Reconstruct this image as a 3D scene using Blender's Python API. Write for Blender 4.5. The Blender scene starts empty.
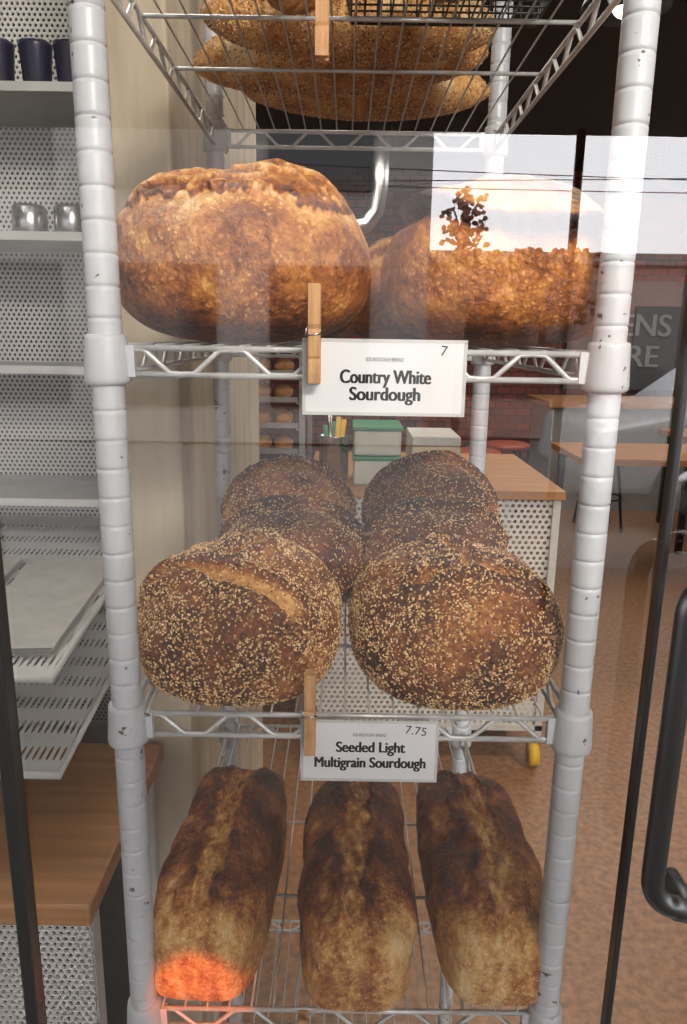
import bpy, bmesh, math, random
from mathutils import Vector, Matrix, noise
random.seed(7)
H=1.45
S1,S2,S3,S4,S5=H+.31,H-.01,H-.36,H-.715,H-1.15
XL,XR=-.209,.2285
YB=.60
scene=bpy.context.scene

# ---------------------------------------------------------------- materials
def nt(name):
    m=bpy.data.materials.new(name); m.use_nodes=True
    t=m.node_tree; b=t.nodes['Principled BSDF']; return m,t,b
def N(t,typ,**k):
    n=t.nodes.new(typ)
    for a,v in k.items(): setattr(n,a,v)
    return n
def ramp(t,stops):
    r=N(t,'ShaderNodeValToRGB'); e=r.color_ramp.elements
    while len(e)<len(stops): e.new(.5)
    for i,(p,c) in enumerate(stops):
        e[i].position=p; e[i].color=(c[0],c[1],c[2],1)
    return r
def mth(t,op,a,b=None,c=None):
    n=N(t,'ShaderNodeMath',operation=op)
    for i,v in enumerate((a,b,c)):
        if v is None: continue
        if isinstance(v,(int,float)): n.inputs[i].default_value=v
        else: t.links.new(v,n.inputs[i])
    return n.outputs[0]
def simple(name,c1,c2=None,rough=.5,metal=0,scale=20,bump=0,bscale=None,stretch=(1,1,1),spec=.5,lo=.3,hi=.7):
    m,t,b=nt(name)
    b.inputs['Roughness'].default_value=rough; b.inputs['Metallic'].default_value=metal
    b.inputs['Specular IOR Level'].default_value=spec
    tc=N(t,'ShaderNodeTexCoord'); mp=N(t,'ShaderNodeMapping'); mp.inputs['Scale'].default_value=stretch
    t.links.new(tc.outputs['Object'],mp.inputs[0])
    nz=N(t,'ShaderNodeTexNoise'); nz.inputs['Scale'].default_value=scale; nz.inputs['Detail'].default_value=6
    t.links.new(mp.outputs[0],nz.inputs[0])
    c2=c2 or tuple(x*.85 for x in c1)
    r=ramp(t,[(lo,c1),(hi,c2)]); t.links.new(nz.outputs[0],r.inputs[0]); t.links.new(r.outputs[0],b.inputs['Base Color'])
    if bump:
        n2=N(t,'ShaderNodeTexNoise'); n2.inputs['Scale'].default_value=bscale or scale*3; n2.inputs['Detail'].default_value=4
        t.links.new(mp.outputs[0],n2.inputs[0])
        bp=N(t,'ShaderNodeBump'); bp.inputs['Strength'].default_value=bump; bp.inputs['Distance'].default_value=.003
        t.links.new(n2.outputs[0],bp.inputs['Height']); t.links.new(bp.outputs[0],b.inputs['Normal'])
    return m
def crust(name,stops,rough=.5,blister=.35,n1s=.75,vs=170,mid=.8,fine=.7):
    m,t,b=nt(name)
    b.inputs['Roughness'].default_value=rough
    tc=N(t,'ShaderNodeTexCoord')
    at=N(t,'ShaderNodeAttribute'); at.attribute_name='bake'
    n1=N(t,'ShaderNodeTexNoise'); n1.inputs['Scale'].default_value=24; n1.inputs['Detail'].default_value=8; n1.inputs['Roughness'].default_value=.65
    n2=N(t,'ShaderNodeTexNoise'); n2.inputs['Scale'].default_value=170; n2.inputs['Detail'].default_value=5; n2.inputs['Roughness'].default_value=.7
    n3=N(t,'ShaderNodeTexNoise'); n3.inputs['Scale'].default_value=70; n3.inputs['Detail'].default_value=5; n3.inputs['Roughness'].default_value=.7; n3.inputs['Distortion'].default_value=.6
    vo=N(t,'ShaderNodeTexVoronoi'); vo.inputs['Scale'].default_value=vs
    for n in (n1,n2,n3): t.links.new(tc.outputs['Object'],n.inputs[0])
    wv=N(t,'ShaderNodeVectorMath',operation='MULTIPLY_ADD'); t.links.new(n2.outputs['Color'],wv.inputs[0]); wv.inputs[1].default_value=(.010,)*3; t.links.new(tc.outputs['Object'],wv.inputs[2])
    t.links.new(wv.outputs[0],vo.inputs['Vector'])
    a=mth(t,'MULTIPLY_ADD',n1.outputs[0],n1s,-n1s/2)
    c=mth(t,'MULTIPLY_ADD',n2.outputs[0],fine,-fine/2)
    c3=mth(t,'MULTIPLY_ADD',n3.outputs[0],mid,-mid/2)
    s=mth(t,'ADD',mth(t,'ADD',mth(t,'ADD',at.outputs['Fac'],a),c),c3)
    bl=mth(t,'MULTIPLY_ADD',vo.outputs['Distance'],-5.0,1.8); bl=mth(t,'MINIMUM',mth(t,'MAXIMUM',bl,0),1)
    gate=mth(t,'MINIMUM',mth(t,'MAXIMUM',mth(t,'MULTIPLY_ADD',n1.outputs[0],8,-3.4),0),1)
    blm=mth(t,'MULTIPLY',mth(t,'MULTIPLY',bl,gate),blister)
    s=mth(t,'SUBTRACT',s,blm)
    r=ramp(t,stops); t.links.new(s,r.inputs[0]); t.links.new(r.outputs[0],b.inputs['Base Color'])
    h=mth(t,'ADD',mth(t,'ADD',n2.outputs[0],n3.outputs[0]),mth(t,'MULTIPLY',mth(t,'SUBTRACT',.6,vo.outputs['Distance']),.6))
    bp=N(t,'ShaderNodeBump'); bp.inputs['Strength'].default_value=.9; bp.inputs['Distance'].default_value=.003
    t.links.new(h,bp.inputs['Height']); t.links.new(bp.outputs[0],b.inputs['Normal'])
    return m
M_country=crust('crust_country',[(0,(.86,.58,.27)),(.22,(.70,.35,.095)),(.42,(.48,.17,.032)),(.62,(.25,.070,.015)),(.85,(.08,.021,.008)),(1,(.03,.010,.005))],rough=.42,blister=.32,fine=.75,mid=.7)
M_seedcrust=crust('crust_seeded',[(0,(.78,.45,.17)),(.25,(.50,.20,.05)),(.5,(.22,.062,.016)),(.75,(.07,.019,.008)),(1,(.02,.008,.005))],blister=.1)
M_pan=crust('crust_pan',[(0,(.90,.63,.31)),(.22,(.74,.41,.13)),(.42,(.48,.18,.045)),(.62,(.23,.058,.016)),(.82,(.09,.022,.009)),(1,(.04,.012,.007))],rough=.38,blister=.30,n1s=.8,vs=230,mid=.75,fine=.8)
M_bag=crust('crust_baguette',[(0,(.95,.68,.35)),(.3,(.76,.42,.14)),(.6,(.44,.17,.045)),(1,(.10,.032,.012))],blister=.1)
M_pastry=crust('crust_pastry',[(0,(.5,.22,.06)),(.4,(.25,.08,.02)),(1,(.05,.016,.008))],rough=.35,blister=.1)
def seedmat():
    m,t,b=nt('sesame_seed'); b.inputs['Roughness'].default_value=.45
    g=N(t,'ShaderNodeNewGeometry')
    r=ramp(t,[(0,(.05,.022,.010)),(.25,(.30,.14,.045)),(.55,(.60,.35,.13)),(1,(.92,.68,.38))])
    t.links.new(g.outputs['Random Per Island'],r.inputs[0]); t.links.new(r.outputs[0],b.inputs['Base Color']); return m
M_seed=seedmat()
def postmat():
    m,t,b=nt('chipped_white_enamel'); b.inputs['Roughness'].default_value=.35
    tc=N(t,'ShaderNodeTexCoord'); nz=N(t,'ShaderNodeTexNoise'); nz.inputs['Scale'].default_value=90; nz.inputs['Detail'].default_value=3
    n2=N(t,'ShaderNodeTexNoise'); n2.inputs['Scale'].default_value=7
    t.links.new(tc.outputs['Object'],nz.inputs[0]); t.links.new(tc.outputs['Object'],n2.inputs[0])
    s=mth(t,'ADD',nz.outputs[0],mth(t,'MULTIPLY',n2.outputs[0],.35))
    r=ramp(t,[(.0,(.58,.61,.64)),(.88,(.52,.54,.56)),(.89,(.14,.13,.12)),(1,(.08,.07,.06))])
    t.links.new(s,r.inputs[0]); t.links.new(r.outputs[0],b.inputs['Base Color']); return m
M_post=postmat()
M_wire=simple('white_coated_wire',(.66,.66,.65),(.52,.52,.51),rough=.28,metal=.3,scale=60)
M_black=simple('black_metal',(.006,.006,.006),rough=.35)
M_blackwire=simple('black_wire',(.02,.018,.016),rough=.4)
M_card=simple('card_stock',(.72,.73,.74),(.68,.69,.70),rough=.6,scale=8)
M_ink=simple('ink',(.006,.006,.006),rough=.7)
M_pen=simple('pen_ink',(.03,.03,.06),rough=.7)
M_pin=simple('pin_wood',(.62,.35,.15),(.38,.19,.07),rough=.6,scale=60,stretch=(3,3,.25),bump=.2)
M_steel=simple('steel',(.6,.6,.6),(.45,.45,.45),rough=.25,metal=1,scale=8)
M_plaster=simple('plaster',(.64,.55,.41),(.42,.35,.25),rough=.85,scale=9,stretch=(2,2,.3),bump=.4,bscale=25)
M_white=simple('white_paint',(.58,.58,.56),(.48,.48,.46),rough=.5)
M_wood=simple('counter_wood',(.46,.22,.08),(.30,.14,.05),rough=.45,scale=14,stretch=(.3,4,4),bump=.1)
M_floor=simple('terracotta_concrete',(.34,.175,.085),(.13,.065,.033),rough=.4,scale=48,bump=.25,bscale=90,lo=.3,hi=.75)
M_ceil=simple('dark_ceiling',(.03,.025,.02),rough=.8)
M_cloth=simple('white_paper',(.52,.51,.48),(.44,.43,.40),rough=.9,scale=40,bump=.1)
M_green=simple('green_lid',(.04,.24,.11),rough=.4)
M_tub=simple('translucent_tub',(.55,.55,.47),rough=.35)
M_yellow=simple('yellow_handle',(.8,.5,.02),rough=.4)
M_red=simple('red_seat',(.40,.07,.03),rough=.4)
M_asph=simple('asphalt',(.12,.12,.12),(.08,.08,.08),rough=.9,scale=60)
M_side=simple('sidewalk_concrete',(.075,.065,.055),(.045,.04,.035),rough=.9,scale=12)
M_fac=simple('stucco',(.25,.24,.23),(.19,.18,.17),rough=.85,scale=3)
M_fac2=simple('red_stucco',(.40,.24,.20),(.28,.17,.14),rough=.85,scale=3)
M_dkwin=simple('dark_window',(.02,.022,.025),rough=.1)
M_leaf=simple('autumn_foliage',(.22,.07,.03),(.09,.07,.03),rough=.8,scale=4)
M_bark=simple('bark',(.10,.07,.05),rough=.9)
M_cup=simple('black_cup',(.015,.015,.02),(.02,.02,.06),rough=.3)
M_car=simple('silver_car_paint',(.50,.51,.53),rough=.25,metal=.3)
M_tyre=simple('tyre_rubber',(.015,.015,.015),rough=.8)
M_greylet=simple('reflected_lettering_grey',(.34,.34,.34),rough=.7)
def brick():
    m,t,b=nt('brick'); b.inputs['Roughness'].default_value=.85
    tc=N(t,'ShaderNodeTexCoord'); sx=N(t,'ShaderNodeSeparateXYZ'); cb=N(t,'ShaderNodeCombineXYZ')
    t.links.new(tc.outputs['Object'],sx.inputs[0]); t.links.new(sx.outputs['X'],cb.inputs['X']); t.links.new(sx.outputs['Z'],cb.inputs['Y'])
    br=N(t,'ShaderNodeTexBrick'); br.inputs['Scale'].default_value=3.4; br.inputs['Color1'].default_value=(.24,.05,.028,1); br.inputs['Color2'].default_value=(.10,.024,.016,1); br.inputs['Mortar'].default_value=(.02,.014,.012,1)
    t.links.new(cb.outputs[0],br.inputs[0]); t.links.new(br.outputs[0],b.inputs['Base Color']); return m
M_brick=brick()
def perf(name,ax,pitch=.012,rad=.33,col=(.60,.59,.56)):
    m,t,b=nt(name); b.inputs['Base Color'].default_value=(*col,1); b.inputs['Roughness'].default_value=.45
    tc=N(t,'ShaderNodeTexCoord'); sx=N(t,'ShaderNodeSeparateXYZ'); t.links.new(tc.outputs['Object'],sx.inputs[0])
    X=mth(t,'DIVIDE',sx.outputs[ax],pitch); Z=mth(t,'DIVIDE',sx.outputs['Z'],pitch*.866)
    row=mth(t,'FLOOR',Z); odd=mth(t,'MULTIPLY',mth(t,'FLOORED_MODULO',row,2),.5)
    fx=mth(t,'SUBTRACT',mth(t,'FRACT',mth(t,'ADD',X,odd)),.5); fz=mth(t,'MULTIPLY',mth(t,'SUBTRACT',mth(t,'FRACT',Z),.5),.866)
    d=mth(t,'SQRT',mth(t,'ADD',mth(t,'MULTIPLY',fx,fx),mth(t,'MULTIPLY',fz,fz)))
    hole=mth(t,'LESS_THAN',d,rad)
    tr=N(t,'ShaderNodeBsdfTransparent'); mx=N(t,'ShaderNodeMixShader')
    t.links.new(hole,mx.inputs[0]); t.links.new(b.outputs[0],mx.inputs[1]); t.links.new(tr.outputs[0],mx.inputs[2])
    t.links.new(mx.outputs[0],t.nodes['Material Output'].inputs[0]); return m
M_perfX=perf('perforated_steel_x','X',pitch=.0095,rad=.30); M_perfXb=perf('perforated_steel_counter','X',pitch=.020,rad=.30)
def glassmat():
    m=bpy.data.materials.new('window_glass'); m.use_nodes=True; t=m.node_tree; t.nodes.clear()
    o=N(t,'ShaderNodeOutputMaterial'); mx=N(t,'ShaderNodeMixShader'); tr=N(t,'ShaderNodeBsdfTransparent'); gl=N(t,'ShaderNodeBsdfGlossy')
    gl.inputs['Roughness'].default_value=0.0; fr=N(t,'ShaderNodeFresnel'); fr.inputs[0].default_value=1.45
    f=mth(t,'MULTIPLY_ADD',fr.outputs[0],1.0,.07)
    t.links.new(f,mx.inputs[0]); t.links.new(tr.outputs[0],mx.inputs[1]); t.links.new(gl.outputs[0],mx.inputs[2]); t.links.new(mx.outputs[0],o.inputs[0])
    return m
M_glass=glassmat()
def emis(name,col,s):
    m,t,b=nt(name); b.inputs['Base Color'].default_value=(*col,1); b.inputs['Emission Color'].default_value=(*col,1); b.inputs['Emission Strength'].default_value=s; return m
M_lamp=emis('lamp_diffuser',(1,.9,.75),6)

# ---------------------------------------------------------------- mesh builder
class MB:
    def __init__(s): s.v=[]; s.f=[]; s.m=[]; s.sm=[]
    def add(s,vs,fs,mi=0,smooth=True):
        o=len(s.v); s.v+= [tuple(p) for p in vs]
        for f in fs: s.f.append([o+i for i in f]); s.m.append(mi); s.sm.append(smooth)
    def box(s,a,b,mi=0):
        x0,y0,z0=a; x1,y1,z1=b
        s.add([(x0,y0,z0),(x1,y0,z0),(x1,y1,z0),(x0,y1,z0),(x0,y0,z1),(x1,y0,z1),(x1,y1,z1),(x0,y1,z1)],
              [(0,3,2,1),(4,5,6,7),(0,1,5,4),(1,2,6,5),(2,3,7,6),(3,0,4,7)],mi,False)
    def tube(s,pts,r,n=8,mi=0,closed=False,rs=None):
        pts=[Vector(p) for p in pts]; L=len(pts); vs=[]; up=None
        for i,p in enumerate(pts):
            if closed: t=pts[(i+1)%L]-pts[i-1]
            else: t=pts[min(i+1,L-1)]-pts[max(i-1,0)]
            t.normalize()
            if up is None:
                up=Vector((0,0,1)) if abs(t.z)<.9 else Vector((0,1,0))
            a=t.cross(up)
            if a.length<1e-4: a=t.cross(Vector((1,0,0)))
            a.normalize(); b=a.cross(t).normalized(); up=b
            rr=rs[i] if rs else r
            for k in range(n):
                an=2*math.pi*k/n; vs.append(p+a*math.cos(an)*rr+b*math.sin(an)*rr)
        fs=[]
        for i in range(L if closed else L-1):
            j=(i+1)%L
            for k in range(n):
                k2=(k+1)%n; fs.append((i*n+k,i*n+k2,j*n+k2,j*n+k))
        if not closed:
            fs.append(tuple(range(n-1,-1,-1))); fs.append(tuple((L-1)*n+k for k in range(n)))
        s.add(vs,fs,mi)
    def lathe(s,c,prof,n=24,mi=0):
        vs=[];fs=[]
        for (r,z) in prof:
            for k in range(n):
                a=2*math.pi*k/n; vs.append((c[0]+r*math.cos(a),c[1]+r*math.sin(a),c[2]+z))
        for i in range(len(prof)-1):
            for k in range(n):
                k2=(k+1)%n; fs.append((i*n+k,i*n+k2,(i+1)*n+k2,(i+1)*n+k))
        fs.append(tuple(range(n-1,-1,-1))); fs.append(tuple((len(prof)-1)*n+k for k in range(n)))
        s.add(vs,fs,mi)
    def blob(s,c,rad,seed=0,amp=.1,mi=0,n=14,rot=0):
        vs=[];fs=[]
        cr,sr=math.cos(rot),math.sin(rot)
        for i in range(n+1):
            th=math.pi*i/n
            for k in range(2*n):
                ph=math.pi*k/n
                d=Vector((math.sin(th)*math.cos(ph),math.sin(th)*math.sin(ph),math.cos(th)))
                q=1+amp*noise.noise(d*2.2+Vector((seed*7.1,0,0)))
                x,y,z=d.x*rad[0]*q,d.y*rad[1]*q,d.z*rad[2]*q
                vs.append((c[0]+x*cr-y*sr,c[1]+x*sr+y*cr,c[2]+z))
        for i in range(n):
            for k in range(2*n):
                k2=(k+1)%(2*n); fs.append((i*2*n+k,(i+1)*2*n+k,(i+1)*2*n+k2,i*2*n+k2))
        s.add(vs,fs,mi)
    def obj(s,name,mats,parent=None,bevel=0):
        me=bpy.data.meshes.new(name); me.from_pydata(s.v,[],s.f); me.validate()
        for m in mats: me.materials.append(m)
        if len(me.polygons)==len(s.m):
            me.polygons.foreach_set('material_index',s.m); me.polygons.foreach_set('use_smooth',s.sm)
        o=bpy.data.objects.new(name,me); scene.collection.objects.link(o)
        if parent: o.parent=parent
        if bevel:
            md=o.modifiers.new('b','BEVEL'); md.width=bevel; md.segments=2; md.limit_method='ANGLE'
        return o
def empty(name,loc=(0,0,0)):
    e=bpy.data.objects.new(name,None); e.empty_display_size=.05; scene.collection.objects.link(e); return e
def boxobj(name,a,b,mat,parent=None,bevel=0):
    m=MB(); m.box(a,b); return m.obj(name,[mat],parent,bevel)

# ---------------------------------------------------------------- rack
rack=empty('wire_shelving_rack')
for i,(x,y) in enumerate([(XL,0),(XR,0),(XL,YB),(XR,YB)]):
    m=MB(); R=.0143; prof=[(.008,0),(.016,.002),(.016,.012),(.006,.016),(.006,.03),(R,.031)]
    z=.045
    while z<2.0:
        prof+=[(R,z-.0035),(R,z-.0006),(R-.0009,z),(R-.0009,z+.0009),(R,z+.0015),(R,z+.0045)]; z+=.0262
    prof+=[(R,2.0),(.009,2.006)]
    m.lathe((x,y,0),prof); m.obj('post_%d'%(i+1),[M_post],rack)
def arc_zig(m,p0,p1,z0,z1,nw,r):
    p0=Vector(p0);p1=Vector(p1); pts=[]
    K=nw*8
    for i in range(K+1):
        t=i/K; ph=2*math.pi*nw*t
        w=max(-1,min(1,1.35*math.sin(ph)))
        p=p0.lerp(p1,t); p.z=(z0+z1)/2+w*(z1-z0)/2; pts.append(p)
    m.tube(pts,r,6)
for si,S in enumerate([S1,S2,S3,S4,S5]):
    m=MB()
    zt,zb=S-.004,S-.027
    cs=[(XL,0),(XR,0),(XR,YB),(XL,YB)]
    for k in range(4):
        a=cs[k]; b=cs[(k+1)%4]
        m.tube([(a[0],a[1],zt),(b[0],b[1],zt)],.0028); m.tube([(a[0],a[1],zb),(b[0],b[1],zb)],.0028)
        nw=5 if k%2==0 else 7
        arc_zig(m,(a[0],a[1],0),(b[0],b[1],0),zb+.001,zt-.001,nw,.0025)
    x=XL+.02
    while x<XR-.012:
        m.tube([(x,-.001,zt-.002),(x,-.001,S-.0016),(x,YB+.001,S-.0016),(x,YB+.001,zt-.002)],.0012,6); x+=.0242
    for y in (.17,.32):
        m.tube([(XL,y,S-.0052),(XR,y,S-.0052)],.0022,6)
    m.obj('wire_shelf_%d'%(si+1),[M_wire],rack)
    m=MB()
    for (x,y) in cs:
        m.lathe((x,y,S),[(.0165,-.036),(.0195,-.034),(.0200,-.030),(.0180,.002),(.0175,.006),(.0150,.007)],20)
        sx=1 if x<0 else -1; sy=1 if y<.1 else -1
        m.box((x+(.012 if sx>0 else -.025),y-.004,S-.029),(x+(.025 if sx>0 else -.012),y+.004,S-.002))
        m.box((x-.004,y+(.012 if sy>0 else -.025),S-.029),(x+.004,y+(.025 if sy>0 else -.012),S-.002))
    m.obj('collars_%d'%(si+1),[M_post],rack)

# ---------------------------------------------------------------- loaves
def sstep(a,b,x):
    t=max(0,min(1,(x-a)/(b-a))); return t*t*(3-2*t)
def loaf(name,loc,hx,hy,h,fn,mat,n=2.4,mu=2.1,ml=3.2,c=.36,rot=0,cuts=64,nseeds=0,amp=.006,sd=0,seedlen=.0036,tilt=0):
    bm=bmesh.new(); bmesh.ops.create_cube(bm,size=2)
    bmesh.ops.subdivide_edges(bm,edges=bm.edges[:],cuts=cuts,use_grid_fill=True)
    off=Vector((sd*3.7,sd*1.3,sd*.7)); data=[]
    for v in bm.verts:
        q=Vector([math.tan(a*math.pi/4) for a in v.co]); d=q.normalized()
        hh=(abs(d.x)**n+abs(d.y)**n)**(1/n); m_=mu if d.z>0 else ml
        f=(hh**m_+abs(d.z)**m_)**(1/m_); p=d/f
        zz=p.z*(1-c)+c if p.z>0 else c+p.z*c
        pos=Vector((p.x*hx,p.y*hy,zz*h))
        a=fn(p.x,p.y,zz,sd)
        nn=noise.fractal(pos*9+off,.9,2.0,4)*amp+noise.noise(pos*60+off)*amp*.2
        if p.z<0: nn*=max(0.1,zz/c)
        nd=Vector((d.x,d.y,max(d.z,-.1)))
        v.co=pos+nd*(nn+a[0])
        if v.co.z<0.0: v.co.z=0.0
        data.append((a[1],a[2]))
    bm.normal_update(); bm.verts.ensure_lookup_table()
    V=[tuple(v.co) for v in bm.verts]; F=[[x.index for x in f.verts] for f in bm.faces]; Mi=[0]*len(F); bake=[d[0] for d in data]
    if nseeds:
        areas=[f.calc_area() for f in bm.faces]; faces=bm.faces[:]
        picks=random.choices(range(len(faces)),weights=areas,k=nseeds)
        for i in picks:
            f=faces[i]; vs=f.verts; ct=f.calc_center_median()
            pr=sum(data[x.index][1] for x in vs)/4
            pr*= .4+1.2*sstep(-.35,.35,noise.noise(ct*28+off))
            if random.random()>pr: continue
            nr=f.normal; k=random.random(),random.random()
            p=vs[0].co.lerp(vs[1].co,k[0]).lerp(vs[3].co.lerp(vs[2].co,k[0]),k[1])
            t1=nr.cross(Vector((random.uniform(-1,1),random.uniform(-1,1),random.uniform(-1,1))))
            if t1.length<1e-3: continue
            t1.normalize(); t2=nr.cross(t1)
            L=seedlen*random.uniform(.38,.6); W=L*.6; T=.0007
            o=len(V); p=p+nr*.0003
            pts=[p+t1*L,p+t2*W-t1*L*.25,p-t1*L*.85,p-t2*W-t1*L*.25,p+nr*T*1.6,p-nr*T]
            V+= [tuple(x) for x in pts]; bake+=[.5]*6
            for a,b in ((0,1),(1,2),(2,3),(3,0)):
                F.append([o+a,o+b,o+4]); F.append([o+b,o+a,o+5]); Mi+=[1,1]
    bm.free()
    me=bpy.data.meshes.new(name); me.from_pydata(V,[],F); me.materials.append(mat); me.materials.append(M_seed)
    me.polygons.foreach_set('material_index',Mi); me.polygons.foreach_set('use_smooth',[x==0 for x in Mi])
    at=me.attributes.new('bake','FLOAT','POINT'); at.data.foreach_set('value',bake)
    o=bpy.data.objects.new(name,me); scene.collection.objects.link(o); o.location=loc; o.rotation_euler=(tilt,0,rot)
    return o
def nz(a,b=0,c=0): return noise.noise(Vector((a,b,c)))
def f_countryL(u,v,w,sd):
    wl=.76+.05*nz(u*2.4,1)+.05*nz(u*11,3)+.03*nz(u*30,4)-.06*sstep(.2,.9,u)-.05*sstep(-.4,-.9,u)
    s=w-wl; e=sstep(.6,-.1,v)*sstep(.95,.6,abs(u))
    b=.50+.20*nz(u*2.5,v*2.5,w*3)+.14*nz(u*6,v*6,w*6); d=0
    if s>0:
        d=.0030*sstep(0,.025,s)*math.exp(-s/.07); b=.74-.20*sstep(.0,.06,s)+.3*nz(u*5,v*16,5)
    else:
        k=sstep(-.13,-.01,s); d=-.0015*k; b-=.26*k
    cr=abs(nz(u*3.0,v*6,2.2)+.3*nz(u*11,v*14,1)); kk=sstep(.14,.03,cr)*sstep(.66,.82,w)*sstep(.5,.0,v)
    d+=.005*kk; b-=.28*kk
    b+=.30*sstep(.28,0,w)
    return d*e,b,0
def f_countryR(u,v,w,sd):
    wl=.64+.03*nz(u*3,2)+.012*nz(u*18,3)+.12*sstep(-.2,-.7,u)
    s=w-wl; e=sstep(.5,0,v)
    b=.50+.20*nz(u*2.5,v*2.5,w*3)+.14*nz(u*6,v*6,w*6); d=0
    if s>0:
        d=.016*sstep(0,.03,s)*math.exp(-s/.12); b=1.10-.80*sstep(.035,.08,s)+.25*nz(u*3,v*18,5)+.22*sstep(.12,.3,s)
        b=b*e+.5*(1-e)
    else:
        k=sstep(-.10,0,s); d=-.008*k; b+=.28*k*e
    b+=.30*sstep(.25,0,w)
    return d*e,b,0
def seg(px,py,a,b):
    a=Vector(a);b=Vector(b);p=Vector((px,py)); t=max(0,min(1,(p-a).dot(b-a)/(b-a).length_squared)); return (p-(a+(b-a)*t)).length
def mk_seed(segs,wid=.10,base=.44):
    def f(u,v,w,sd):
        b=base+.34*nz(u*1.8,v*1.8,w*2+sd); pr=sstep(.02,.18,w); d=0
        if w>.35 and segs:
            dd=min(seg(u,v,a,c) for a,c in segs)+.06*nz(u*5,v*5,sd)+.02*nz(u*16,v*16,sd)
            k=sstep(wid,wid*.5,dd); ed=sstep(wid*2.2,wid,dd)*(1-k)
            b-=.36*k; d=-.006*k+.010*ed; b+=.20*ed; pr*=(1-.75*k)
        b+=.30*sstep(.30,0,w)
        return d,b,pr
    return f
def f_pan(u,v,w,sd):
    u0=.22*nz(v*1.4,sd*5)+.10*nz(v*5,sd); wd=.26+.22*nz(v*2.3,sd*3)+.10*nz(v*8,sd,u*2)
    wd=max(.08,wd)
    top=sstep(.62,.8,w); dd=abs(u-u0)+.05*nz(u*12,v*14,sd); end=sstep(1.0,.72,abs(v))
    k=sstep(wd,wd*.6,dd)*top*end
    ed=sstep(wd*1.9,wd*1.05,dd)*(1-sstep(wd,wd*.7,dd))*top*end
    b=.60+.14*sstep(-.6,.5,v)*sstep(.3,.8,w)+.26*nz(u*2.4,v*4,sd)+.16*nz(u*7,v*11,w*3+sd)
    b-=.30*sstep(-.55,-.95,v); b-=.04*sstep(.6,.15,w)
    b+=.10*ed; b=b*(1-k)+k*(.24+.5*abs(nz(u*8,v*7,sd))+.15*sstep(-.2,.8,v))
    d=.008*k*(.4+nz(u*8,v*10,sd))+.007*ed-.003*k
    return d,b,0
def f_bag(u,v,w,sd):
    ph=math.sin((u*3.2+v*.5)*math.pi+sd)
    k=sstep(.35,.8,ph)*sstep(.10,.4,w)
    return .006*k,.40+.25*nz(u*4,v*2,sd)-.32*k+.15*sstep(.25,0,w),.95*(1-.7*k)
loaf('country_sourdough_loaf',(-.106,.125,S2),.127,.116,.168,f_countryL,M_country,n=2.15,mu=2.05,ml=2.8,c=.42,sd=1,cuts=120,amp=.009)
loaf('country_sourdough_loaf',(.155,.125,S2),.120,.115,.160,f_countryR,M_country,n=2.3,mu=2.2,ml=2.8,c=.40,sd=2,cuts=110,amp=.008)
loaf('country_sourdough_loaf',(-.08,.37,S2),.11,.105,.14,f_countryL,M_country,sd=3,cuts=50)
loaf('country_sourdough_loaf',(.105,.375,S2),.115,.105,.14,f_countryL,M_country,sd=4,cuts=50)
A1=[((-.75,-.1),(-.1,-.35)),((-.1,-.35),(.55,-.6)),((-.05,-.05),(.15,.25)),((.15,.25),(.0,.5))]
A2=[((-.1,.3),(.1,-.1)),((.1,-.1),(.6,-.3)),((.1,-.1),(-.4,-.35))]
TL=math.radians(12)
loaf('seeded_multigrain_boule',(-.107,.096,S3+.006),.106,.105,.137,mk_seed(A1,.13,.54),M_seedcrust,sd=5,cuts=84,nseeds=19000,mu=2.2,ml=3.2,c=.42,tilt=TL)
loaf('seeded_multigrain_boule',(.119,.096,S3+.006),.107,.105,.137,mk_seed(A2,.10,.57),M_seedcrust,sd=6,cuts=84,nseeds=20000,mu=2.2,ml=3.2,c=.42,tilt=TL)
B=[((-.8,0),(.8,0))]
loaf('seeded_multigrain_boule',(-.070,.325,S3),.100,.098,.136,mk_seed(B,.10,.60),M_seedcrust,sd=7,cuts=50,nseeds=9000)
loaf('seeded_multigrain_boule',(.125,.325,S3),.100,.098,.138,mk_seed(B,.10,.60),M_seedcrust,sd=8,cuts=50,nseeds=9000)
loaf('seeded_multigrain_boule',(-.090,.520,S3),.106,.088,.155,mk_seed(B,.12,.58),M_seedcrust,sd=9,cuts=50,nseeds=9000)
loaf('seeded_multigrain_boule',(.142,.520,S3),.106,.088,.168,mk_seed(B,.12,.58),M_seedcrust,sd=10,cuts=50,nseeds=9000)
for i,(x,r,y) in enumerate([(-.142,-.06,.152),(.022,0,.141),(.178,.02,.152)]):
    loaf('pan_sourdough_loaf',(x,y,S4),.066,.165,.126-.003*i,f_pan,M_pan,n=4.2,mu=2.6,ml=7,c=.55,rot=r,sd=11+i*2.3,cuts=110,amp=.009)
for i,(x,y,z,r,L) in enumerate([(.0,.305,0,.10,.175),(-.02,.425,0,-.16,.195),(.02,.540,0,.05,.185),(-.005,.46,.072,.05,.17)]):
    loaf('sesame_batard',(x,y,S1+z),L,.058,.088,f_bag,M_bag,n=1.8,mu=2.0,ml=2.0,c=.48,rot=r,sd=20+i,cuts=56,nseeds=8000,amp=.007,seedlen=.0034)

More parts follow.
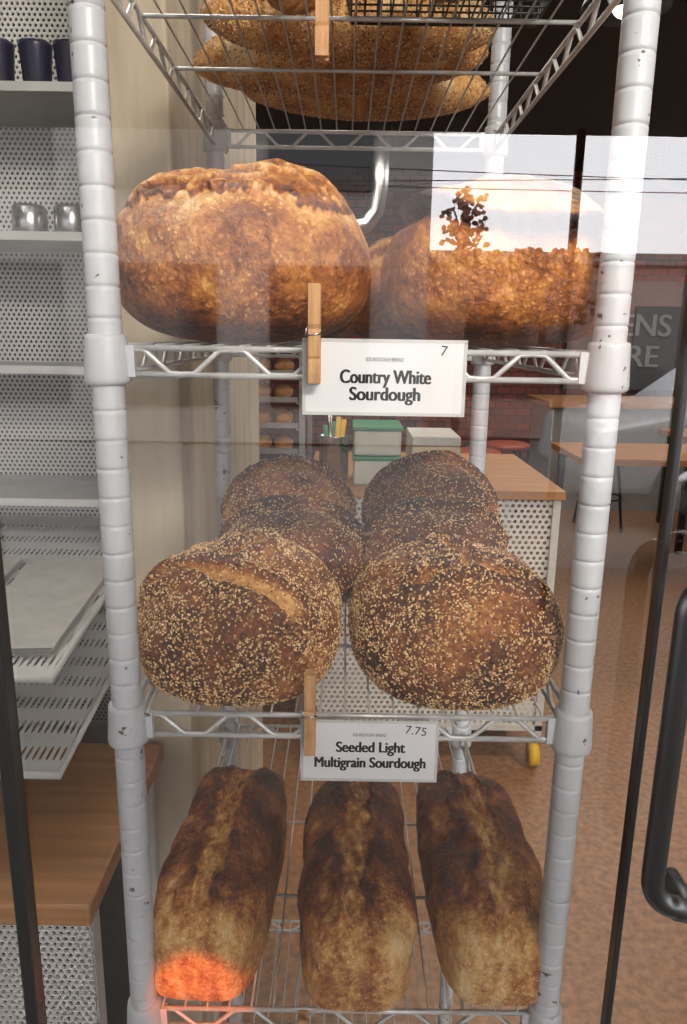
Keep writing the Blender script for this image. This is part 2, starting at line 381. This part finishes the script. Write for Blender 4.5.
# wire basket with rolls on the uppermost shelf
m=MB(); bx0,bx1,by0,by1,bz=.0,.19,.04,.205,S1+.001
for zz,gr in ((.003,0),(.03,.008),(.07,.016)):
    m.tube([(bx0-gr,by0-gr,bz+zz),(bx1+gr,by0-gr,bz+zz),(bx1+gr,by1+gr,bz+zz),(bx0-gr,by1+gr,bz+zz)],.0018,6,closed=True)
for i in range(15):
    x=bx0+(bx1-bx0)*i/14; m.tube([(x,by0-.016,bz+.07),(x,by0,bz+.003),(x,by1,bz+.003),(x,by1+.016,bz+.07)],.0011,5)
for i in range(12):
    y=by0+(by1-by0)*i/11; m.tube([(bx0-.016,y,bz+.07),(bx0,y,bz+.003),(bx1,y,bz+.003),(bx1+.016,y,bz+.07)],.0011,5)
m.obj('wire_basket',[M_blackwire])
for i,(x,y,rr) in enumerate([(.05,.10,.3),(.135,.11,-.4),(.09,.16,.8)]):
    m=MB(); m.blob((x,y,bz+.035),(.040,.03,.026),i,.25,rot=rr); m.obj('bread_roll',[M_pastry])
for i,(x,y,rr) in enumerate([(-.06,.08,1.3),(-.055,.17,1.0),(-.125,.13,1.7)]):
    m=MB()
    pts=[];rs=[]
    for k in range(41):
        t=k/40*2-1; a=t*1.0
        pts.append((x+.055*math.sin(a)*math.cos(rr)-.03*(math.cos(a)-.7)*math.sin(rr),y+.055*math.sin(a)*math.sin(rr)+.03*(math.cos(a)-.7)*math.cos(rr),S1+.026))
        rs.append(max(.004,.024*(1-abs(t)**1.6)*(.86+.14*abs(math.sin(t*10)))+.002))
    m.tube(pts,.02,14,rs=rs); m.obj('croissant',[M_pastry])

# ---------------------------------------------------------------- cards & pins
def text(body,loc,size,mat,parent,width=None,bold=.0,rotz=0):
    shifts=[-1,-.5,0,.5,1] if bold else [0]
    for j,sh in enumerate(shifts):
        c=bpy.data.curves.new('lettering','FONT'); c.body=body; c.size=1; c.align_x='CENTER'; c.align_y='CENTER'; c.extrude=.005
        c.materials.append(mat); o=bpy.data.objects.new('lettering',c); scene.collection.objects.link(o); o.location=(loc[0]+sh*bold*size,loc[1]-.00002*j,loc[2]+(.00015 if j%2 else -.0001)*(1 if bold else 0))
        o.rotation_euler=(math.pi/2,0,0); bpy.context.view_layer.update()
        s=size; sx=(width/o.dimensions.x) if width else s
        o.scale=(sx,s,s)
        if rotz: o.rotation_euler=(math.pi/2,rotz,0)
        o.parent=parent
def clothespin(x,z0,z1,y=-.030):
    e=empty('clothespin'); m=MB(); L=z1-z0; w=.0052
    for s,yo in ((1,y),(-1,y+.0085)):
        prof=[(0,.0032),(.10,.0038),(.22,.0030),(.25,.0022),(.28,.0034),(.5,.0042),(.55,.0024),(.60,.0042),(.8,.0036),(1,.0020)]
        vs=[];fs=[]
        for t,h in prof:
            sp=(.0020*(abs(t-.55)) )*(-s)
            yy=yo+sp
            vs+=[(x-w,yy-h,z0+L*t),(x+w,yy-h,z0+L*t),(x+w,yy+h*.9,z0+L*t),(x-w,yy+h*.9,z0+L*t)]
        for i in range(len(prof)-1):
            for k in range(4):
                k2=(k+1)%4; fs.append((i*4+k,i*4+k2,(i+1)*4+k2,(i+1)*4+k))
        fs.append((3,2,1,0)); n=len(prof)*4; fs.append((n-4,n-3,n-2,n-1)); m.add(vs,fs,0,False)
    m.obj('legs',[M_pin],e,.0006)
    m=MB(); zc=z0+L*.56; pts=[]
    for k in range(25):
        a=k/24*math.pi*2*2; pts.append((x-.006+.012*k/24,y+.004+.0042*math.cos(a),zc+.0042*math.sin(a)))
    m.tube(pts,.0008,6); m.tube([(x-.007,y-.0045,zc-.006),(x+.007,y-.0048,zc-.004)],.0008,6); m.tube([(x-.006,y-.0045,zc+.001),(x-.0072,y-.0045,zc-.006)],.0007,6)
    m.obj('spring',[M_steel],e)
def card(x0,x1,z0,z1,lines,price,tiny,y=-.0165):
    e=empty('price_card'); m=MB(); th=.0012
    m.box((x0,y-th,z0),(x1,y,z1)); m.obj('card',[M_card],e,.0004)
    m=MB(); 
    for a,b in (((x0-.002,y-.0016,z0-.002),(x1+.002,y-.0010,z0+.0008)),((x0-.002,y-.0016,z1-.0008),(x1+.002,y-.0010,z1+.002)),((x0-.002,y-.0016,z0),(x0+.0008,y-.0010,z1)),((x1-.0008,y-.0016,z0),(x1+.002,y-.0010,z1))): m.box(a,b)
    m.obj('sleeve_rim',[M_white],e)
    cx=(x0+x1)/2; yy=y-th-.0002
    for (b,zz,wd,sz) in lines: text(b,(cx+.001,yy,zz),sz,M_ink,e,wd,.040)
    text(tiny[0],(cx,yy,tiny[1]),.0046,M_ink,e,.032)
    text(price[0],(price[1],yy,price[2]),.0125,M_pen,e,None,0,.12)
card(-.035,.101,H-.0660,H-.0055,[('Country White',H-.0355,.077,.0162),('Sourdough',H-.0500,.060,.0162)],('7',.083,H-.013),('SOURDOUGH BREAD',H-.0205))
card(-.036,.093,H-.4225,H-.361,[('Seeded Light',H-.388,.066,.0158),('Multigrain Sourdough',H-.4045,.107,.0158)],('7.75',.073,H-.3695),('SOURDOUGH BREAD',H-.3745))
clothespin(-.0265,H-.0405,H+.040); clothespin(-.0285,H-.388,H-.306); clothespin(-.034,H-.79,H-.698); clothespin(-.022,H+.205,H+.287)

# ---------------------------------------------------------------- shopfront glazing
def pane(name,x0,x1,y,z0,z1):
    m=MB(); m.add([(x0,y,z0),(x1,y,z0),(x1,y,z1),(x0,y,z1)],[(0,1,2,3)],0,False); return m.obj(name,[M_glass])
GY=-.13
pane('window_1',-1.8,-.268,GY,.05,2.38); pane('window_2',-.252,.232,GY,.05,2.38); 
door=empty('door_1')
g=pane('glass_leaf',.243,1.1,GY,.05,2.38); g.parent=door
boxobj('hinge_edge',(.2355,GY-.006,.05),(.2405,GY+.006,2.38),M_black,door,.001)
boxobj('far_stile',(1.1,GY-.02,.05),(1.16,GY+.02,2.38),M_black,door,.002)
boxobj('trim_1',(-.268,GY-.012,0),(-.257,GY+.006,2.38),M_black,None,.0015)
boxobj('trim_2',(-1.86,GY-.02,0),(-1.8,GY+.02,2.38),M_black)
boxobj('trim_3',(-1.8,GY-.02,0),(1.1,GY+.02,.05),M_black)
m=MB(); hy=GY-.045; hx=.2405
pts=[(.275,GY-.002,H-.155),(.275,GY-.03,H-.155),(.272,hy,H-.157),(.258,hy,H-.160)]
for k in range(9):
    a=k/8*math.pi/2; pts.append((hx+.02*(1-math.sin(a)),hy,H-.162-.025*(1-math.cos(a))))
pts2=[]
for k in range(9):
    a=k/8*math.pi/2; pts2.append((hx+.02*(1-math.cos(a)),hy,H-.400-.025*math.sin(a)))
pts+=pts2+[(.262,hy,H-.428),(.272,hy,H-.431),(.275,GY-.03,H-.433),(.275,GY-.002,H-.433)]
m.tube(pts,.0085,14); m.obj('door_pull',[M_black],door)

# ---------------------------------------------------------------- room
boxobj('floor',(-4,-.1,-.05),(5,9,0),M_floor)
boxobj('ceiling',(-4,-.1,3.0),(5,9,3.1),M_ceil)
boxobj('wall_back',(-4,7.0,0),(5,7.1,3.0),M_brick)
boxobj('wall_left',(-4.1,-.1,0),(-4,7.1,3.0),M_plaster)
boxobj('wall_right',(5,-.1,0),(5.1,7.1,3.0),M_plaster)
m=MB(); m.box((-4,-.16,2.38),(5,-.10,3.1)); m.box((-4,-.16,0),(-1.86,-.10,2.38)); m.box((1.16,-.16,0),(5,-.10,2.38)); m.obj('wall_front',[M_fac])
boxobj('plaster_column',(-.37,.49,0),(-.255,1.55,3.0),M_plaster,None,.006)

# left shelf unit with perforated back
u=empty('perforated_shelf_unit')
m=MB(); m.box((-1.25,.78,.42),(-.375,.783,2.3)); m.obj('perforated_back',[M_perfX],u)
boxobj('backing_panel',(-1.25,.84,0),(-.375,.845,2.3),simple('grey_backing',(.12,.115,.11),rough=.8),u)
m=MB()
for zz in (H+.355,H+.145,H-.06,H-.28): m.box((-1.25,.56,zz-.006),(-.375,.78,zz)); m.box((-1.25,.555,zz-.010),(-.375,.562,zz+.003))
m.box((-1.27,.54,0),(-1.25,.85,2.3)); m.box((-1.25,.76,.6),(-.375,.79,.63))
m.obj('shelves',[M_white],u)
# sloping perforated display trays under the shelves
m=MB()
for (zb_,zf_) in ((H-.36,H-.44),(H-.50,H-.58)):
    m.add([(-1.2,.22,zf_),(-.375,.22,zf_),(-.375,.77,zb_),(-1.2,.77,zb_)],[(0,1,2,3)],0,False)
tray=m.obj('sloped_trays',[perf('perforated_tray','X',pitch=.0095,rad=.22,col=(.60,.60,.58))],u)
m=MB()
for (zb_,zf_) in ((H-.36,H-.44),(H-.50,H-.58)):
    m.tube([(-1.2,.22,zf_),(-.375,.22,zf_),(-.375,.77,zb_)],.006,8)
m.obj('tray_rims',[M_white],u)
for i,(x,z,r) in enumerate([(-.62,H-.428,.1),(-.46,H-.428,-.15)]):
    m=MB()
    for k in range(3):
        sl=(.08/.55); o=.004+.005*k
        m.add([(x-.07,.26,H-.44+.04*sl+o),(x+.07,.27,H-.44+.05*sl+o),(x+.075,.55,H-.44+.33*sl+o),(x-.065,.56,H-.44+.34*sl+o)],[(0,1,2,3)],0,False)
    m.obj('paper_bag_stack',[M_cloth],None)
for i,(x,z) in enumerate([(-.56,H+.355),(-.50,H+.355),(-.445,H+.355),(-.53,H+.145),(-.46,H+.145)]):
    m=MB(); m.lathe((x,.65,z),[(.018,0),(.020,.003),(.025,.075),(.026,.078),(.026,.084),(.020,.088),(.018,.088)] if i<3 else [(.024,0),(.028,.004),(.028,.05),(.024,.055),(.01,.057)],20)
    m.obj('takeaway_cup' if i<3 else 'storage_jar',[M_cup if i<3 else M_steel])
b=empty('bench'); BZ=H-.68
boxobj('bench_top',(-1.25,.10,BZ-.03),(-.300,.47,BZ),M_wood,b,.004)
m=MB(); m.box((-1.24,.12,.05),(-.31,.123,BZ-.03)); m.obj('perforated_front',[M_perfX],b)
m=MB()
for x in (-1.24,-.335):
    for y in (.13,.42): m.box((x,y,0),(x+.025,y+.025,BZ-.03))
m.obj('legs',[M_white],b)
boxobj('dark_back',(-1.24,.44,.05),(-.31,.443,BZ-.03),M_ceil,b)

# prep cart behind rack
c=empty('prep_cart'); cy=1.62; ct=H-.47
boxobj('wood_top',(-.12,cy,ct-.03),(.70,cy+.75,ct),M_wood,c,.003)
m=MB(); m.box((-.10,cy+.02,.16),(.68,cy+.023,ct-.03)); m.obj('perforated_front',[M_perfXb],c)
m=MB()
for x in (-.11,.665):
    for y in (cy+.01,cy+.70): m.box((x,y,.10),(x+.025,y+.025,ct-.03))
m.box((-.11,cy+.01,.14),(.69,cy+.73,.16)); m.obj('frame',[M_white],c)
m=MB()
for x in (-.09,.67):
    for y in (cy+.03,cy+.70):
        m.tube([(x-.014,y,.045),(x+.014,y,.045)],.045,18,0); m.box((x-.02,y-.01,.06),(x+.02,y+.01,.10),1)
m.obj('casters',[M_yellow,M_steel],c)
ut=empty('utensil_holder'); m=MB(); m.lathe((-.035,cy+.14,ct),[(.045,0),(.048,.003),(.048,.145),(.050,.148),(.045,.148),(.044,.01)],24); m.obj('steel_pot',[M_steel],ut)
m=MB()
for i,(dx,dy,mi) in enumerate([(-.02,0,0),(.0,.01,0),(.022,.0,1),(.01,-.02,1),(-.01,-.015,2)]):
    m.tube([(-.035+dx*.5,cy+.14+dy,ct+.02),(-.035+dx*1.5,cy+.14+dy,ct+.18+.01*i)],.008,8,mi)
m.obj('utensil_handles',[M_green,M_yellow,M_steel],ut)
for i,(x,z) in enumerate([(.105,ct),(.105,ct+.095)]):
    e=empty('lidded_tub'); boxobj('tub',(x-.075,cy+.05,z),(x+.075,cy+.24,z+.08),M_tub,e,.008); boxobj('lid',(x-.08,cy+.045,z+.08),(x+.08,cy+.245,z+.094),M_green,e,.004)
for i in range(5):
    m=MB(); m.box((.215,cy+.06,ct+i*.032),(.37,cy+.30,ct+i*.032+.030)); m.obj('cardboard_box',[M_plaster if i%2 else M_cloth],None,.004)

# sheet pan rack at left behind
r=empty('sheet_pan_rack')
m=MB()
for x in (-.58,-.155):
    for y in (1.85,2.4): m.box((x,y,0),(x+.02,y+.02,1.75))
for k in range(17):
    z=.25+k*.088
    for x in (-.56,-.165): m.box((x,1.85,z),(x+.01,2.42,z+.006))
m.obj('frame',[M_steel],r)
m=MB()
for k in range(17):
    z=.256+k*.088; m.box((-.555,1.86,z),(-.16,2.40,z+.004),0); m.box((-.555,1.855,z),(-.16,1.862,z+.018),0)
    for j in range(5):
        m.blob((-.51+j*.074,1.92,z+.030),(.034,.045,.026),k*5+j,.3,1,8)
m.obj('trays_with_rolls',[M_steel,M_pastry],r)

# duct, tables, stools, board with imitated reflected letters
m=MB(); pts=[(-.25,4.6,2.15),(.0,4.6,2.15),(.12,4.6,2.17),(.18,4.6,2.25),(.20,4.6,2.40),(.20,4.6,3.0)]
m.tube(pts,.07,16); m.obj('ventilation_duct',[M_steel])
for (x,y) in ((1.9,4.0),(3.0,4.9)):
    m=MB(); m.box((x-.5,y-.35,.72),(x+.5,y+.35,.76)); 
    for sx in (-.45,.41):
        for sy in (-.31,.27): m.box((x+sx,y+sy,0),(x+sx+.04,y+sy+.04,.72),1)
    m.obj('dining_table',[M_wood,M_black],None,.003)
for (x,y) in ((.95,4.6),(1.25,5.0),(2.4,3.3),(2.0,5.0)):
    m=MB(); m.lathe((x,y,.62),[(.15,0),(.17,.01),(.17,.03),(.15,.04)],24,0)
    for k in range(4):
        a=math.pi/4+k*math.pi/2; m.tube([(x+.2*math.cos(a),y+.2*math.sin(a),0),(x+.11*math.cos(a),y+.11*math.sin(a),.62)],.012,8,1)
    m.tube([(x+.165*math.cos(k*math.pi/8),y+.165*math.sin(k*math.pi/8),.25) for k in range(16)],.007,6,1,closed=True)
    m.obj('bar_stool',[M_red,M_black])
sc=empty('service_counter')
boxobj('body',(1.75,5.6,0),(4.2,6.3,.88),simple('grey_counter',(.28,.27,.26),rough=.6),sc); boxobj('top',(1.7,5.55,.88),(4.25,6.35,.93),M_wood,sc,.004)
sg=empty('reflected_letters'); boxobj('board',(2.2,6.9,.95),(4.2,6.95,2.0),simple('board_grey',(.10,.10,.10),rough=.7),sg)  # made-up board and grey letters imitate lettering reflected in the glass
text('ENS\nRE',(2.95,6.88,1.42),.30,M_greylet,sg,None,.02)
for i,(x,y) in enumerate([(-1.2,2.2),(1.0,2.4),(2.8,4.6),(-1.5,5)]):
    e=empty('pendant_lamp'); m=MB(); m.lathe((x,y,2.62),[(.16,0),(.15,.03),(.08,.12),(.03,.16),(.02,.2)],24,0); m.tube([(x,y,2.77),(x,y,3.0)],.005,6,0); m.obj('shade',[M_black],e)
    m=MB(); m.blob((x,y,2.64),(.05,.05,.05),0,0); m.obj('bulb',[M_lamp],e)

# ---------------------------------------------------------------- street outside (behind the photographer)
boxobj('sidewalk',(-14,-4.2,-.05),(14,-.165,0),M_side)
boxobj('road',(-14,-20,-.12),(14,-4.2,-.04),M_asph)
boxobj('canopy',(-4,-3.5,2.40),(5,-.165,2.52),M_ceil)
m=MB()
for x in (-3.2,1.09,4.2): m.tube([(x,-3.4,0),(x,-3.4,2.4)],.022,10)
m.obj('canopy_columns',[M_black])
bd=empty('building_across_street'); boxobj('body',(-12,-12,0),(1.05,-9.6,6),M_fac,bd)
m=MB()
for i in range(6):
    x=-11+i*2.0; m.box((x,-9.62,.5),(x+1.3,-9.55,2.3)); m.box((x,-9.62,3.2),(x+1.3,-9.55,4.8))
m.obj('windows',[M_dkwin],bd)
b2=empty('corner_shop'); boxobj('body',(1.1,-14,0),(12,-10.5,2.45),M_fac2,b2); boxobj('parapet',(1.05,-14.1,2.45),(12.1,-10.4,2.6),M_fac,b2)
m=MB()
for i in range(4): m.box((1.7+i*2.4,-10.53,.6),(3.2+i*2.4,-10.46,1.9))
m.obj('windows',[M_dkwin],b2)
tr=empty('street_tree'); m=MB(); m.tube([(1.42,-9.2,0),(1.44,-9.2,1.2),(1.42,-9.2,2.8)],.05,10)
for i in range(9):
    a=i*.7; m.tube([(1.42,-9.2,2.2+i*.06),(1.42+.22*math.cos(a),-9.2+.2*math.sin(a),2.65+i*.05)],.012,5)
m.obj('trunk',[M_bark],tr)
m=MB()
for i in range(170):
    a=random.uniform(0,6.28); q=random.uniform(0,.30); m.blob((1.42+q*math.cos(a),-9.2+q*math.sin(a),2.72+random.uniform(-.45,.5)*(1-q)),(.03,.03,.026),i,.8,n=5)
m.obj('foliage',[M_leaf],tr)
tr=empty('street_tree'); m=MB(); m.tube([(2.9,-9.9,0),(2.94,-9.9,1.4),(2.9,-9.9,2.4)],.06,10); m.obj('trunk',[M_bark],tr)
m=MB()
for i in range(300):
    a=random.uniform(0,6.28); q=random.uniform(0,1.0); m.blob((2.5+q*math.cos(a),-9.9+.3*q*math.sin(a),2.15+random.uniform(-.5,.42)),(.045,.045,.035),i,.8,n=5)
m.obj('foliage',[M_leaf],tr)
up=empty('utility_pole'); m=MB(); m.tube([(4.2,-9.0,0),(4.2,-9.0,7)],.1,12); m.box((3.4,-9.05,4.6),(5.0,-8.95,4.75)); m.obj('pole',[M_bark],up)
m=MB()
for j,(za,zb) in enumerate([(3.95,3.2),(3.55,3.2),(3.25,3.6)]):
    m.tube([(-13+i*1.3,-8.8,za+(zb-za)*i/20-.25*math.sin(math.pi*i/20)) for i in range(21)],.006,5)
m.obj('cables',[M_black],up)
car=empty('parked_car'); m=MB()
pr=[(0,.35),(.05,.75),(.9,.92),(1.5,1.36),(2.9,1.40),(3.6,.98),(4.2,.90),(4.3,.40),(4.2,.25),(.1,.25)]
x0=1.9
vs=[(x0+a,-6.9,z) for a,z in pr]+[(x0+a,-5.3,z) for a,z in pr]; n=len(pr)
m.add(vs,[tuple(range(n)),tuple(range(2*n-1,n-1,-1))]+[(i,n+i,n+(i+1)%n,(i+1)%n) for i in range(n)],0,False)
m.obj('car_body',[M_car],car,.06)
m=MB()
for yy in (-5.29,-6.91):
    m.add([(x0+1.15,yy,.95),(x0+1.6,yy,1.30),(x0+2.15,yy,1.32),(x0+2.15,yy,.95)],[(0,1,2,3)],0,False)
    m.add([(x0+2.22,yy,.95),(x0+2.22,yy,1.32),(x0+2.8,yy,1.32),(x0+3.3,yy,.98)],[(0,1,2,3)],0,False)
m.obj('car_windows',[M_dkwin],car)
m=MB()
for xx in (.85,3.45):
    for ya in (-6.92,-5.5): m.tube([(x0+xx,ya,.29),(x0+xx,ya+.22,.29)],.33,24,0); m.tube([(x0+xx,ya-.01,.29),(x0+xx,ya+.23,.29)],.19,18,1)
m.obj('wheels',[M_tyre,M_steel],car)
# ---------------------------------------------------------------- lights
def area(name,loc,size,power,col,rot=(0,0,0),sy=None):
    l=bpy.data.lights.new(name,'AREA'); l.energy=power; l.color=col; l.size=size
    if sy: l.shape='RECTANGLE'; l.size_y=sy
    o=bpy.data.objects.new(name,l); scene.collection.objects.link(o); o.location=loc; o.rotation_euler=rot
area('front_fill',(.55,-1.35,2.36),.8,84,(1,.93,.85),(math.radians(27),math.radians(12),0),.4)  # added fill that lights the loaves from the front, not a known lamp
area('room_fill',(.5,2.8,2.95),2.5,58,(1,.90,.78),(0,0,0),2)  # unseen area fills added overhead to brighten the interior
area('room_fill',(-.7,1.0,2.95),1.2,36,(1,.95,.88),(0,0,0),1)
area('room_fill',(2.6,4.8,2.95),2,42,(1,.95,.9),(0,0,0),2)
l=bpy.data.lights.new('sun_patch_spot','SPOT'); l.energy=270; l.color=(1,.17,.012); l.spot_size=math.radians(3.4); l.spot_blend=.12; l.shadow_soft_size=.01  # added narrow spot standing in for the sun patch on the left pan loaf
o=bpy.data.objects.new('sun_patch_spot',l); scene.collection.objects.link(o); o.location=(-.25,-1.6,1.65)
tgt=Vector((-.145,.0,S4+.012)); o.rotation_euler=(tgt-o.location).to_track_quat('-Z','Y').to_euler()
l=bpy.data.lights.new('floor_sun_spot','SPOT'); l.energy=170; l.color=(1,.80,.55); l.spot_size=math.radians(38); l.spot_blend=.5; l.shadow_soft_size=.02  # added spot that warms the floor in place of sunlight, no real fixture
o=bpy.data.objects.new('floor_sun_spot',l); scene.collection.objects.link(o); o.location=(1.9,.3,2.8)
o.rotation_euler=(Vector((.75,1.3,0))-o.location).to_track_quat('-Z','Y').to_euler()
w=bpy.data.worlds.new('overcast_sky'); scene.world=w; w.use_nodes=True
bg=w.node_tree.nodes['Background']; bg.inputs[0].default_value=(.98,.97,1,1); bg.inputs[1].default_value=9.5

# ---------------------------------------------------------------- camera
cam=bpy.data.cameras.new('camera'); co=bpy.data.objects.new('camera',cam); scene.collection.objects.link(co)
cam.sensor_fit='VERTICAL'; cam.sensor_height=36; cam.sensor_width=36; cam.lens=26.02; cam.clip_start=.02
co.matrix_world=Matrix.Translation((0,-.66,H))@Matrix.Rotation(math.radians(76.5),4,'X')@Matrix.Rotation(math.radians(.9),4,'Z')
scene.camera=co
try: scene.view_settings.view_transform='Standard'
except Exception as e: print(e)
